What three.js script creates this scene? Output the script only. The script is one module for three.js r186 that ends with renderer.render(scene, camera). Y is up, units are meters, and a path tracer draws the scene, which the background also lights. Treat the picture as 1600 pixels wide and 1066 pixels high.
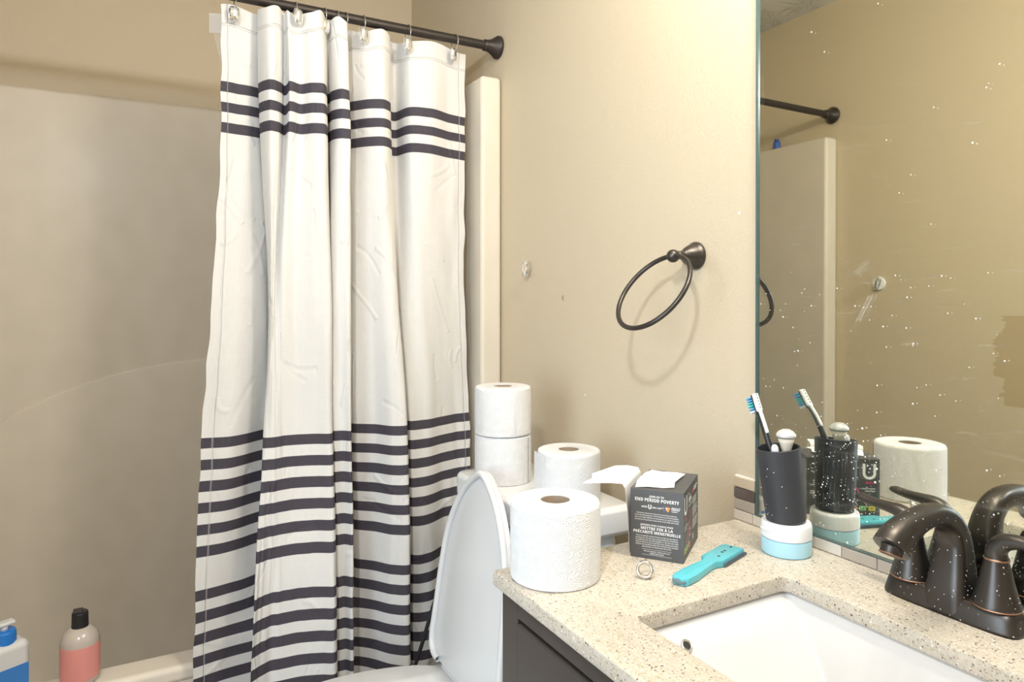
import * as THREE from 'three';
import { RoundedBoxGeometry } from 'three/addons/geometries/RoundedBoxGeometry.js';
import { mergeGeometries, mergeVertices, toCreasedNormals } from 'three/addons/utils/BufferGeometryUtils.js';
import { RectAreaLightUniformsLib } from 'three/addons/lights/RectAreaLightUniformsLib.js';
import { MeshSurfaceSampler } from 'three/addons/math/MeshSurfaceSampler.js';
import { createNoise2D, createNoise3D } from 'simplex-noise';

// ---------------------------------------------------------------- camera, lights, exposure
const scene = new THREE.Scene();
const W = 1600, H = 1066;
const camera = new THREE.PerspectiveCamera(2 * Math.atan(533 / 1075) * 180 / Math.PI, W / H, 0.02, 30);
camera.position.set(-0.947, 1.25, 0);
camera.lookAt(-0.947 + 0.478, 1.25, -0.8783);
camera.setViewOffset(W, H, 0, 65, W, H);

const renderer = new THREE.WebGLRenderer({ antialias: true });
renderer.toneMapping = THREE.LinearToneMapping;
renderer.toneMappingExposure = 0.425;
renderer.shadowMap.enabled = true;
RectAreaLightUniformsLib.init();
scene.background = new THREE.Color(0x000000);

const LIGHT = {
  vanity: { intensity: 2.35, color: new THREE.Color(1.0, 0.91, 0.77) },          // three globes over the mirror
  flash: { intensity: 1350, size: 0.10, color: new THREE.Color(0.93, 0.965, 1.0), pos: [-1.256, 2.08, 0.06], aim: [-0.7, 0.85, -2.0] },
  window: { intensity: 18, w: 2.6, h: 1.4, color: new THREE.Color(0.66, 0.83, 1.0) },
};
const flashLight = new THREE.RectAreaLight(LIGHT.flash.color, LIGHT.flash.intensity, LIGHT.flash.size, LIGHT.flash.size);
flashLight.position.set(...LIGHT.flash.pos); flashLight.lookAt(...LIGHT.flash.aim); scene.add(flashLight);
const hallLight = new THREE.RectAreaLight(LIGHT.window.color, LIGHT.window.intensity, LIGHT.window.w, LIGHT.window.h);
hallLight.position.set(-2.84, 1.3, 0.4); hallLight.lookAt(0, 1.3, 0.4); scene.add(hallLight);

// ---------------------------------------------------------------- helpers
let seed = 12345;
const rnd = () => { seed = (seed * 1664525 + 1013904223) >>> 0; return seed / 4294967296; };
const rr = (a, b) => a + (b - a) * rnd();
const n2 = createNoise2D(rnd), n3 = createNoise3D(rnd);
const V = (x, y, z) => new THREE.Vector3(x, y, z);
const taken = {};
function numbered(name) { const k = taken[name] = (taken[name] ?? -1) + 1; return k ? `${name}_${String(k).padStart(3, '0')}` : name; }
function mesh(name, geo, mat, parent = scene) {
  const m = new THREE.Mesh(geo, mat); m.name = parent === scene ? numbered(name) : name;
  m.castShadow = m.receiveShadow = true; parent.add(m); return m;
}
function thing(name, label, category, pos = [0, 0, 0], group) {
  const o = new THREE.Group(); o.name = numbered(name); o.position.set(...pos); scene.add(o);
  o.userData = { label, category }; if (group) o.userData.group = group; return o;
}
function tag(o, label, category, group) { o.userData = { label, category }; if (group) o.userData.group = group; return o; }
function struct(name, geo, mat, label) { const m = mesh(name, geo, mat); m.userData = { kind: 'structure', label }; return m; }
function box(x0, x1, y0, y1, z0, z1) { const g = new THREE.BoxGeometry(x1 - x0, y1 - y0, z1 - z0); g.translate((x0 + x1) / 2, (y0 + y1) / 2, (z0 + z1) / 2); return g; }
function rbox(x0, x1, y0, y1, z0, z1, r = 0.004, s = 3) { const g = new RoundedBoxGeometry(x1 - x0, y1 - y0, z1 - z0, s, r); g.translate((x0 + x1) / 2, (y0 + y1) / 2, (z0 + z1) / 2); return g; }
function metreUV(g) {   // uv in metres on the dominant axis
  if (g.index) g = g.toNonIndexed();
  const p = g.attributes.position, n = g.attributes.normal, uv = new Float32Array(p.count * 2);
  for (let i = 0; i < p.count; i += 3) {
    const ax = Math.abs(n.getX(i)) + Math.abs(n.getX(i + 1)) + Math.abs(n.getX(i + 2)), ay = Math.abs(n.getY(i)) + Math.abs(n.getY(i + 1)) + Math.abs(n.getY(i + 2)), az = Math.abs(n.getZ(i)) + Math.abs(n.getZ(i + 1)) + Math.abs(n.getZ(i + 2));
    for (let j = i; j < i + 3; j++) {
      if (ax >= ay && ax >= az) { uv[2 * j] = p.getZ(j); uv[2 * j + 1] = p.getY(j); }
      else if (ay >= az) { uv[2 * j] = p.getX(j); uv[2 * j + 1] = p.getZ(j); }
      else { uv[2 * j] = p.getX(j); uv[2 * j + 1] = p.getY(j); }
    }
  }
  g.setAttribute('uv', new THREE.BufferAttribute(uv, 2)); return g;
}
function lathe(pts, seg = 48) {   // uv in metres along the profile and round it
  const g = new THREE.LatheGeometry(pts.map(p => new THREE.Vector2(Math.max(p[0], 1e-5), p[1])), seg);
  let L = [0], R = 0; for (let i = 1; i < pts.length; i++) L.push(L[i - 1] + Math.hypot(pts[i][0] - pts[i - 1][0], pts[i][1] - pts[i - 1][1]));
  for (const p of pts) R = Math.max(R, p[0]);
  const uv = g.attributes.uv, n = pts.length;
  for (let i = 0; i < uv.count; i++) uv.setXY(i, uv.getX(i) * 2 * Math.PI * R, L[i % n]);
  return g;
}
function loft(sections, closedEnds = true) {   // sections: arrays of Vector3 with equal counts, each a closed ring
  const n = sections[0].length, pos = [], idx = [];
  for (const s of sections) for (const p of s) pos.push(p.x, p.y, p.z);
  for (let i = 0; i < sections.length - 1; i++) for (let j = 0; j < n; j++) {
    const a = i * n + j, b = i * n + (j + 1) % n, c = a + n, d = b + n; idx.push(a, b, c, b, d, c);
  }
  if (closedEnds) for (const k of [0, sections.length - 1]) {
    const c = V(0, 0, 0); sections[k].forEach(p => c.add(p)); c.multiplyScalar(1 / n); const ci = pos.length / 3; pos.push(c.x, c.y, c.z);
    for (let j = 0; j < n; j++) k ? idx.push(k * n + j, k * n + (j + 1) % n, ci) : idx.push((j + 1) % n, j, ci);
  }
  const g = new THREE.BufferGeometry(); g.setAttribute('position', new THREE.Float32BufferAttribute(pos, 3)); g.setIndex(idx);
  g.setAttribute('uv', new THREE.Float32BufferAttribute(new Float32Array(pos.length / 3 * 2), 2));
  g.computeVertexNormals(); return g;
}
function ringAt(c, ux, uy, a, b, n = 28, e = 2) {   // superellipse ring round c
  const out = [];
  for (let i = 0; i < n; i++) { const t = i / n * 2 * Math.PI, co = Math.cos(t), si = Math.sin(t);
    out.push(c.clone().addScaledVector(ux, a * Math.sign(co) * Math.abs(co) ** (2 / e)).addScaledVector(uy, b * Math.sign(si) * Math.abs(si) ** (2 / e))); }
  return out;
}
function tube(pts, r, seg = 40, rad = 10, closed = false) { return new THREE.TubeGeometry(new THREE.CatmullRomCurve3(pts, closed), seg, r, rad, closed); }
function dataTex(w, h, fn, srgb = false) {
  const d = new Uint8Array(w * h * 4);
  for (let y = 0; y < h; y++) for (let x = 0; x < w; x++) { const c = fn(x, y), k = (y * w + x) * 4; d[k] = c[0]; d[k + 1] = c[1]; d[k + 2] = c[2]; d[k + 3] = c[3] ?? 255; }
  const t = new THREE.DataTexture(d, w, h); t.magFilter = THREE.LinearFilter; t.minFilter = THREE.LinearMipmapLinearFilter; t.generateMipmaps = true;
  t.wrapS = t.wrapT = THREE.RepeatWrapping; if (srgb) t.colorSpace = THREE.SRGBColorSpace; t.needsUpdate = true; return t;
}
function tileNoise(x, y, w, h, f) {   // periodic noise
  const a = x / w * 2 * Math.PI, b = y / h * 2 * Math.PI, r = f / (2 * Math.PI);
  return 0.5 * (n3(Math.cos(a) * r + 7, Math.sin(a) * r, Math.cos(b) * r) + n3(Math.sin(b) * r + 31, Math.cos(a) * r, Math.sin(a) * r + 5));
}
const gray = v => { v = Math.max(0, Math.min(255, v)); return [v, v, v]; };
function per(t, m) { t.repeat.set(1 / m, 1 / m); return t; }
function canvasTex(w, h, draw) {
  const c = document.createElement('canvas'); c.width = w; c.height = h; draw(c.getContext('2d'), w, h);
  const t = new THREE.CanvasTexture(c); t.colorSpace = THREE.SRGBColorSpace; t.anisotropy = 4; return t;
}
const std = o => new THREE.MeshStandardMaterial(o), phy = o => new THREE.MeshPhysicalMaterial(o);
const lin = (r, g, b) => new THREE.Color().setRGB(r, g, b);

// ---------------------------------------------------------------- materials
const wallBump = per(dataTex(512, 512, (x, y) => gray(128 + 60 * tileNoise(x, y, 512, 512, 60) + 60 * tileNoise(x, y, 512, 512, 140))), 0.4);
const ceilBump = per(canvasTex(1024, 1024, (c, w, h) => {
  c.fillStyle = '#555'; c.fillRect(0, 0, w, h);
  for (let k = 0; k < 70; k++) { const cx = rr(0, w), cy = rr(0, h);
    for (let j = 0; j < 46; j++) { const a = rr(0, 6.283), r0 = rr(2, 22), r1 = r0 + rr(30, 95), bend = rr(-0.35, 0.35);
      c.strokeStyle = `rgba(255,255,255,${rr(0.25, 0.7)})`; c.lineWidth = rr(1.5, 5); c.beginPath(); c.moveTo(cx + r0 * Math.cos(a), cy + r0 * Math.sin(a));
      c.quadraticCurveTo(cx + (r0 + r1) / 2 * Math.cos(a + bend), cy + (r0 + r1) / 2 * Math.sin(a + bend), cx + r1 * Math.cos(a), cy + r1 * Math.sin(a)); c.stroke(); } }
}), 1.0);
ceilBump.colorSpace = THREE.NoColorSpace; ceilBump.wrapS = ceilBump.wrapT = THREE.RepeatWrapping;
const M = {};
M.wall = std({ color: lin(0.605, 0.515, 0.375), roughness: 0.55, bumpMap: wallBump, bumpScale: 0.0006 });
M.ceiling = std({ color: lin(0.72, 0.70, 0.64), roughness: 0.95, bumpMap: ceilBump, bumpScale: 0.012 });
M.floor = std({ color: lin(0.30, 0.25, 0.2), roughness: 0.6 });
M.trim = std({ color: lin(0.8, 0.79, 0.76), roughness: 0.45 });
M.acrylic = phy({ color: lin(0.79, 0.735, 0.65), roughness: 0.5, clearcoat: 0.08, clearcoatRoughness: 0.25 });
M.ceramic = phy({ color: lin(0.78, 0.79, 0.80), roughness: 0.22, clearcoat: 0.5, clearcoatRoughness: 0.08 });
M.basin = phy({ color: lin(0.71, 0.71, 0.715), roughness: 0.2, clearcoat: 0.5, clearcoatRoughness: 0.1 });
M.plastic = phy({ color: lin(0.69, 0.70, 0.71), roughness: 0.3, clearcoat: 0.3, clearcoatRoughness: 0.15 });
M.bronze = std({ color: lin(0.085, 0.077, 0.072), metalness: 0.85, roughness: 0.36 });
M.darkBronze = std({ color: lin(0.05, 0.042, 0.038), metalness: 0.6, roughness: 0.45 });
M.copper = std({ color: lin(0.42, 0.24, 0.16), metalness: 0.9, roughness: 0.4 });
M.chrome = std({ color: lin(0.8, 0.8, 0.8), metalness: 1, roughness: 0.12 });
M.crystal = std({ color: lin(0.86, 0.87, 0.88), metalness: 0.9, roughness: 0.08, flatShading: true });
M.clear = phy({ color: lin(0.97, 0.97, 0.97), transmission: 0.9, roughness: 0.08, thickness: 0, flatShading: true });
M.white = std({ color: lin(0.86, 0.86, 0.86), roughness: 0.6 });
M.wood = std({ color: lin(0.05, 0.043, 0.04), roughness: 0.33 });
M.black = std({ color: lin(0.018, 0.018, 0.02), roughness: 0.4 });
const paperBump = per(dataTex(512, 512, (x, y) => {
  const wx = 26 * tileNoise(x, y, 512, 512, 7), wy = 26 * tileNoise(y + 91, x, 512, 512, 7);
  const a = Math.sin((x + y + 1.6 * wx) / 512 * 2 * Math.PI * 16), b = Math.sin((x - y + 1.6 * wy) / 512 * 2 * Math.PI * 16);
  return gray(150 + 70 * Math.max(Math.abs(a) * -1 + 0.55, Math.abs(b) * -1 + 0.55)  + 14 * tileNoise(x, y, 512, 512, 24));
}), 0.13);
M.tissue = std({ color: lin(0.79, 0.79, 0.80), roughness: 0.95, bumpMap: paperBump, bumpScale: 0.0026 });
M.tissuePlain = std({ color: lin(0.88, 0.88, 0.88), roughness: 0.95 });
M.card = std({ color: lin(0.36, 0.28, 0.2), roughness: 0.9 });
// speckled stone of the worktop
const specks = []; for (let i = 0; i < 7600; i++) { const k = rnd(); specks.push([rr(0, 1024), rr(0, 1024), k < 0.86 ? rr(1.1, 3.0) : rr(2.6, 4.8), rnd()]); }
M.stone = std({ color: 0xffffff, roughness: 0.28, map: per(canvasTex(1024, 1024, (c, w, h) => {
  const base = c.createImageData(w, h);
  for (let y = 0; y < h; y++) for (let x = 0; x < w; x++) { const k = (y * w + x) * 4, n = tileNoise(x, y, w, h, 18), f = tileNoise(x, y, w, h, 90), v = 7 * n + 11 * f;
    base.data[k] = 198 + v; base.data[k + 1] = 190 + v; base.data[k + 2] = 176 + v * 1.1; base.data[k + 3] = 255; }
  c.putImageData(base, 0, 0);
  for (const [x, y, r, t] of specks) { c.fillStyle = t < 0.35 ? 'rgba(150,132,110,0.75)' : t < 0.6 ? 'rgba(104,98,92,0.75)' : t < 0.72 ? 'rgba(62,56,52,0.85)' : t < 0.86 ? 'rgba(245,240,230,0.8)' : 'rgba(176,150,118,0.7)';
    for (const ox of [-1024, 0, 1024]) for (const oy of [-1024, 0, 1024]) if (x + ox > -9 && x + ox < 1033 && y + oy > -9 && y + oy < 1033) { c.beginPath(); c.ellipse(x + ox, y + oy, r, r * (0.55 + 0.45 * t), t * 9, 0, 7); c.fill(); } }
}), 0.36) });
M.stone.map.wrapS = M.stone.map.wrapT = THREE.RepeatWrapping;

// ---------------------------------------------------------------- room shell
const XL = -1.524, ZB = -2.566, ZF = 1.2, YC = 2.46;
const wallRight = struct('wall_right', metreUV(box(0, 0.1, 0, YC, ZB - 0.1, ZF + 0.1)), M.wall, 'tan painted wall carrying the mirror and the towel ring');
const DZ0 = -0.95, DZ1 = -0.15, DH = 2.04, HX = -2.9;   // doorway in the left wall, hall beyond it
const wallLeft = struct('wall_left', metreUV(mergeGeometries([box(XL - 0.1, XL, 0, YC, ZB - 0.1, DZ0), box(XL - 0.1, XL, 0, YC, DZ1, ZF + 0.1), box(XL - 0.1, XL, DH, YC, DZ0, DZ1)])), M.wall, 'tan painted wall reflected in the mirror');
struct('wall_back', metreUV(box(XL, 0, 0, YC, ZB - 0.1, ZB)), M.wall, 'tan painted wall above the tub surround');
struct('wall_front', metreUV(box(XL, 0, 0, YC, ZF, ZF + 0.1)), M.wall, 'tan painted wall behind the camera');
struct('floor', metreUV(box(XL - 0.1, 0.1, -0.1, 0, ZB - 0.1, ZF + 0.1)), M.floor, 'brown bathroom floor');
struct('ceiling', metreUV(box(XL - 0.1, 0.1, YC, YC + 0.1, ZB - 0.1, ZF + 0.1)), M.ceiling, 'off white stomp textured ceiling');
struct('trim_1', mergeGeometries([box(XL, XL + 0.015, 0, DH + 0.06, DZ0 - 0.06, DZ0), box(XL, XL + 0.015, 0, DH + 0.06, DZ1, DZ1 + 0.06), box(XL, XL + 0.015, DH, DH + 0.06, DZ0, DZ1)]), M.trim, 'white casing round the doorway');
// hall outside the doorway, with the window its daylight comes from
const WZ0 = -0.9, WZ1 = 1.7, HZ0 = -1.6, HZ1 = 1.9;
struct('wall_hall', metreUV(mergeGeometries([box(HX, XL - 0.1, 0, YC, HZ0 - 0.1, HZ0), box(HX, XL - 0.1, 0, YC, HZ1, HZ1 + 0.1), box(XL - 0.1, XL, 0, YC, ZF + 0.1, HZ1 + 0.1), box(HX - 0.1, HX, 0, YC, HZ0 - 0.1, WZ0), box(HX - 0.1, HX, 0, YC, WZ1, HZ1 + 0.1), box(HX - 0.1, HX, 0, 0.6, WZ0, WZ1), box(HX - 0.1, HX, 2.0, YC, WZ0, WZ1)])), M.wall, 'tan wall of the hall beyond the doorway');
struct('floor_hall', box(HX - 0.1, XL - 0.1, -0.1, 0, HZ0 - 0.1, HZ1 + 0.1), M.floor, 'brown hall floor');
struct('ceiling_hall', box(HX - 0.1, XL - 0.1, YC, YC + 0.1, HZ0 - 0.1, HZ1 + 0.1), M.ceiling, 'off white hall ceiling');
const win = struct('window_1', box(HX - 0.06, HX - 0.04, 0.6, 2.0, WZ0, WZ1), std({ color: lin(0.8, 0.8, 0.8), roughness: 0.9, emissive: lin(0.66, 0.83, 1), emissiveIntensity: 2 }), 'frosted hall window letting in daylight');
mesh('window_frame', mergeGeometries([box(HX - 0.04, HX + 0.02, 0.6, 2.0, WZ0, WZ0 + 0.04), box(HX - 0.04, HX + 0.02, 0.6, 2.0, WZ1 - 0.04, WZ1), box(HX - 0.04, HX + 0.02, 0.6, 0.64, WZ0 + 0.04, WZ1 - 0.04), box(HX - 0.04, HX + 0.02, 1.96, 2.0, WZ0 + 0.04, WZ1 - 0.04)]), M.trim, win);
// marks on the walls: a smudge, two paint chips, and a patch rolled over in darker paint
function blob(r, k, f) { const s = new THREE.Shape(); for (let i = 0; i <= 28; i++) { const a = i / 28 * 2 * Math.PI, q = r * (1 + k * n2(3 + f + Math.cos(a) * 1.4, Math.sin(a) * 1.4)); i ? s.lineTo(q * Math.cos(a), q * 1.1 * Math.sin(a)) : s.moveTo(q, 0); } return new THREE.ShapeGeometry(s); }
function mark(name, r, y, z, mat, f) { const g = blob(r, 0.5, f); g.rotateY(-Math.PI / 2); g.translate(-0.0004, y, z); return mesh(name, g, mat, wallRight); }
mark('smudge', 0.006, 1.253, -1.47, std({ color: lin(0.46, 0.34, 0.2), roughness: 0.7 }), 1);
mark('paint_chip', 0.0025, 1.02, -1.37, M.white, 5); mark('paint_chip', 0.0025, 1.405, -0.888, M.white, 8);
{ const s = new THREE.Shape(); const e = [];
  for (let i = 0; i <= 40; i++) { const y = 0.915 + 0.29 * i / 40; e.push([-1.2 + 0.02 * n2(y * 14, 2) + 0.014 * n2(y * 90, 5) - (i > 12 && i < 30 ? 0.01 : 0), y]); }
  s.moveTo(-0.82, 0.91); for (const p of e) s.lineTo(...p); s.lineTo(-0.82, 1.21);
  const g = new THREE.ShapeGeometry(s); g.rotateY(-Math.PI / 2);      // shape x -> z
  g.translate(XL + 0.0005, 0, 0);
  const p = g.attributes.position; for (let i = 0; i < p.count; i++) p.setX(i, XL + 0.0005);
  mesh('paint_patch', g, std({ color: lin(0.50, 0.40, 0.255), roughness: 0.6, side: THREE.DoubleSide }), wallLeft); }

// ---------------------------------------------------------------- tub and surround
const stain = per(dataTex(512, 512, (x, y) => { const s = tileNoise(x, y, 512, 512, 9) * 4; return [240 + s, 238 + s, 233 + s * 1.2]; }, true), 0.9);
M.panel = M.acrylic.clone(); M.panel.map = stain;
const tub = thing('bathtub_surround', 'off-white one-piece tub and shower surround behind the striped curtain', 'bathtub');
{
  const top = 1.905, zf = -1.80;
  mesh('back_panel', metreUV(rbox(XL + 0.003, -0.003, 0.03, 1.895, ZB + 0.002, -2.53, 0.012, 4)), M.panel, tub);
  // raised lower field with an arched top edge
  const s = new THREE.Shape(); s.moveTo(XL + 0.08, 0.085);
  const arc = [[-1.444, 0.775], [-1.36, 0.84], [-1.279, 0.896], [-1.146, 0.962], [-1.01, 1.008], [-0.884, 1.033], [-0.746, 1.046], [-0.6, 1.04], [-0.46, 1.015], [-0.33, 0.965], [-0.2, 0.89], [-0.08, 0.79]];
  s.lineTo(...arc[0]); s.splineThru(arc.slice(1).map(p => new THREE.Vector2(...p))); s.lineTo(-0.08, 0.085); s.closePath();
  const ag = new THREE.ExtrudeGeometry(s, { depth: 0.002, bevelEnabled: true, bevelThickness: 0.006, bevelSize: 0.006, bevelSegments: 4, curveSegments: 40 }); ag.translate(0, 0, -2.532);
  mesh('arched_field', metreUV(toCreasedNormals(ag, 0.5)), M.panel, tub);
  for (const [x0, x1] of [[XL + 0.002, XL + 0.068], [-0.068, -0.002]]) mesh('end_panel', metreUV(rbox(x0, x1, 0.03, top, -2.56, zf, 0.012, 4)), M.panel, tub);
  // tub: apron, rim, floor
  mesh('apron', rbox(XL + 0.07, -0.07, 0.002, 0.35, -1.86, -1.825, 0.008), M.acrylic, tub);
  mesh('rim', rbox(XL + 0.07, -0.07, 0.335, 0.375, -1.905, -1.818, 0.014, 5), M.acrylic, tub);
  mesh('tub_floor', rbox(XL + 0.07, -0.07, 0.03, 0.075, -2.53, -1.86, 0.004), M.acrylic, tub);
  mesh('inner_wall', rbox(XL + 0.07, -0.07, 0.08, 0.35, -1.9, -1.87, 0.01), M.acrylic, tub);
}

// ---------------------------------------------------------------- curtain rod
const RODY = 2.0, RODZ = -1.82;
const rod = thing('shower_rod', 'dark bronze shower curtain rod between the walls above the tub', 'curtain rod');
{ const g = new THREE.CylinderGeometry(0.0128, 0.0128, -XL - 0.03, 32); g.rotateZ(Math.PI / 2); g.translate(XL / 2, RODY, RODZ); mesh('pole', g, M.darkBronze, rod);
  for (const s of [0, 1]) {
    const f = lathe([[0.0001, 0], [0.031, 0], [0.0335, 0.003], [0.0335, 0.009], [0.031, 0.012], [0.0285, 0.016], [0.024, 0.022], [0.019, 0.031], [0.0165, 0.042], [0.0165, 0.05], [0.0128, 0.052]], 40);
    f.rotateZ(s ? -Math.PI / 2 : Math.PI / 2); f.translate(s ? XL + 0.0005 : -0.0005, RODY, RODZ); mesh('flange', f, M.darkBronze, rod);
  } }

// ---------------------------------------------------------------- shower curtain
const CR = [   // control points (x, z) of the folds at five heights, left edge to right edge
  { y: 1.788, p: [[-0.766, -1.827], [-0.727, -1.834], [-0.683, -1.843], [-0.651, -1.870], [-0.683, -1.814], [-0.661, -1.756], [-0.638, -1.769], [-0.621, -1.791], [-0.618, -1.746], [-0.591, -1.760], [-0.565, -1.734], [-0.541, -1.730], [-0.508, -1.812], [-0.505, -1.779], [-0.489, -1.752], [-0.470, -1.754], [-0.447, -1.870], [-0.432, -1.847], [-0.402, -1.807], [-0.367, -1.790], [-0.335, -1.826], [-0.335, -1.870], [-0.299, -1.899], [-0.278, -1.824], [-0.223, -1.813], [-0.153, -1.839], [-0.097, -1.856]] },
  { y: 1.25, p: [[-0.789, -1.813], [-0.730, -1.810], [-0.658, -1.845], [-0.644, -1.870], [-0.664, -1.769], [-0.662, -1.744], [-0.657, -1.748], [-0.650, -1.756], [-0.638, -1.744], [-0.604, -1.749], [-0.561, -1.731], [-0.527, -1.721], [-0.507, -1.823], [-0.513, -1.759], [-0.494, -1.744], [-0.472, -1.736], [-0.446, -1.870], [-0.438, -1.833], [-0.399, -1.795], [-0.363, -1.757], [-0.334, -1.766], [-0.310, -1.870], [-0.302, -1.831], [-0.266, -1.801], [-0.208, -1.813], [-0.148, -1.836], [-0.101, -1.847]] },
  { y: 0.917, p: [[-0.812, -1.805], [-0.746, -1.795], [-0.669, -1.846], [-0.640, -1.870], [-0.680, -1.742], [-0.672, -1.737], [-0.663, -1.736], [-0.652, -1.735], [-0.634, -1.743], [-0.600, -1.743], [-0.557, -1.728], [-0.524, -1.715], [-0.506, -1.830], [-0.511, -1.746], [-0.490, -1.740], [-0.473, -1.725], [-0.446, -1.870], [-0.439, -1.824], [-0.392, -1.788], [-0.356, -1.737], [-0.323, -1.729], [-0.294, -1.870], [-0.293, -1.789], [-0.247, -1.787], [-0.188, -1.814], [-0.135, -1.835], [-0.089, -1.842]] },
  { y: 0.557, p: [[-0.826, -1.786], [-0.763, -1.797], [-0.692, -1.824], [-0.665, -1.840], [-0.711, -1.672], [-0.700, -1.678], [-0.686, -1.686], [-0.669, -1.693], [-0.647, -1.693], [-0.604, -1.690], [-0.561, -1.675], [-0.529, -1.662], [-0.506, -1.800], [-0.512, -1.713], [-0.492, -1.709], [-0.477, -1.694], [-0.448, -1.840], [-0.437, -1.812], [-0.398, -1.770], [-0.363, -1.721], [-0.327, -1.701], [-0.299, -1.840], [-0.296, -1.764], [-0.253, -1.753], [-0.179, -1.797], [-0.137, -1.803], [-0.097, -1.805]] },
];
CR.unshift({ y: 1.98, p: CR[0].p.map(([x, z]) => [x, -1.812 + 0.72 * (z + 1.80)]) });
CR.push({ y: 0.10, p: CR[4].p.map(([x, z], i) => [x + (CR[4].p[i][0] - CR[3].p[i][0]) * 0.9, z + (z - CR[3].p[i][1]) * 0.6]) });
const NP = CR[0].p.length;
const yKnots = CR.map(r => r.y);
function rowAt(y) {   // fold points at height y: cubic Hermite through the measured heights
  let k = 0; while (k < CR.length - 2 && y < yKnots[k + 1]) k++;
  const y0 = yKnots[k], y1 = yKnots[k + 1], t = Math.min(1, Math.max(0, (y0 - y) / (y0 - y1)));
  const out = [];
  for (let i = 0; i < NP; i++) {
    const q = [0, 0];
    for (const c of [0, 1]) {
      const a = CR[k].p[i][c], b = CR[k + 1].p[i][c], sl = (b - a) / (y1 - y0);
      const sp = k > 0 ? (a - CR[k - 1].p[i][c]) / (y0 - yKnots[k - 1]) : sl, sn = k < CR.length - 2 ? (CR[k + 2].p[i][c] - b) / (yKnots[k + 2] - y1) : sl;
      const m0 = (sp * sl > 0 ? (sp + sl) / 2 : 0) * (y1 - y0), m1 = (sn * sl > 0 ? (sn + sl) / 2 : 0) * (y1 - y0);
      q[c] = (2 * t ** 3 - 3 * t ** 2 + 1) * a + (t ** 3 - 2 * t ** 2 + t) * m0 + (-2 * t ** 3 + 3 * t ** 2) * b + (t ** 3 - t ** 2) * m1;
    }
    if (y < 0.55) { const lim = -1.805 - Math.max(0, y - 0.43) * 0.55; if (q[1] < lim + 0.02) q[1] = lim + 0.02 * Math.exp((q[1] - lim - 0.02) / 0.02); }
    out.push(V(q[0], 0, q[1]));
  }
  return new THREE.CatmullRomCurve3(out, false, 'centripetal');
}
const PER = 0.0511, S1 = 1.788, S2 = 0.917, S3 = 0.917 - PER * 7;
function isStripe(y) { for (const [s, n] of [[S1, 3], [S2, 6], [S3, 6]]) for (let i = 0; i < n; i++) if (y <= s - i * PER && y > s - i * PER - 0.0252) return true; return false; }
const CW = 1.35, CY0 = 0.10, CY1 = 1.98;
const curtainMap = dataTex(512, 2048, (x, y) => {
  const yy = CY0 + (CY1 - CY0) * (y + 0.5) / 2048, u = (x + 0.5) / 512 * CW, st = isStripe(yy);
  const w = ((x + y) % 2 ? 2 : -2) + 2 * n2(x * 0.5, y * 0.02) + 2 * n2(x * 0.02, y * 0.5);
  if (st) { const seam = Math.abs(u - 0.019) < 0.0012 || Math.abs(u - CW + 0.019) < 0.0012; return seam ? [150, 150, 156] : [66 + w, 62 + w, 71 + w]; }
  return [217 + w, 216 + w, 214 + w];
}, true);
curtainMap.wrapS = curtainMap.wrapT = THREE.ClampToEdgeWrapping;
const creases = []; for (let i = 0; i < 150; i++) creases.push([rr(0, 1024), rr(0, 1024), rr(20, 90), rr(-1.2, 1.2) + (rnd() < 0.4 ? 1.2 : 0), rr(-14, 14), rnd()]);
const curtainBump = canvasTex(1024, 1024, (c, w, h) => {
  c.fillStyle = '#808080'; c.fillRect(0, 0, w, h);
  for (const [x, y, l, a, b, t] of creases) { c.save(); c.translate(x, y); c.rotate(a);
    for (let k = 4; k > 0; k--) { c.strokeStyle = t < 0.6 ? `rgba(205,205,205,${0.13})` : 'rgba(60,60,60,0.13)'; c.lineWidth = k * 2.2; c.beginPath(); c.moveTo(-l / 2, 0); c.quadraticCurveTo(0, b, l / 2, 0); c.stroke(); } c.restore(); }
  c.fillStyle = 'rgba(40,40,40,0.8)'; c.fillRect(0, 26, w, 3);                                       // header seam
  for (const sx of [14, w - 16]) { c.fillStyle = 'rgba(60,60,60,0.7)'; c.fillRect(sx, 0, 2, h); }   // side hems
});
curtainBump.colorSpace = THREE.NoColorSpace;
M.cloth = phy({ color: 0xffffff, map: curtainMap, roughness: 0.85, side: THREE.DoubleSide, bumpMap: curtainBump, bumpScale: 0.010, sheen: 0.2, sheenRoughness: 0.6 });
function headerY(i) { return 1.978 + 0.006 * Math.sin(i * 2.1); }
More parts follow.
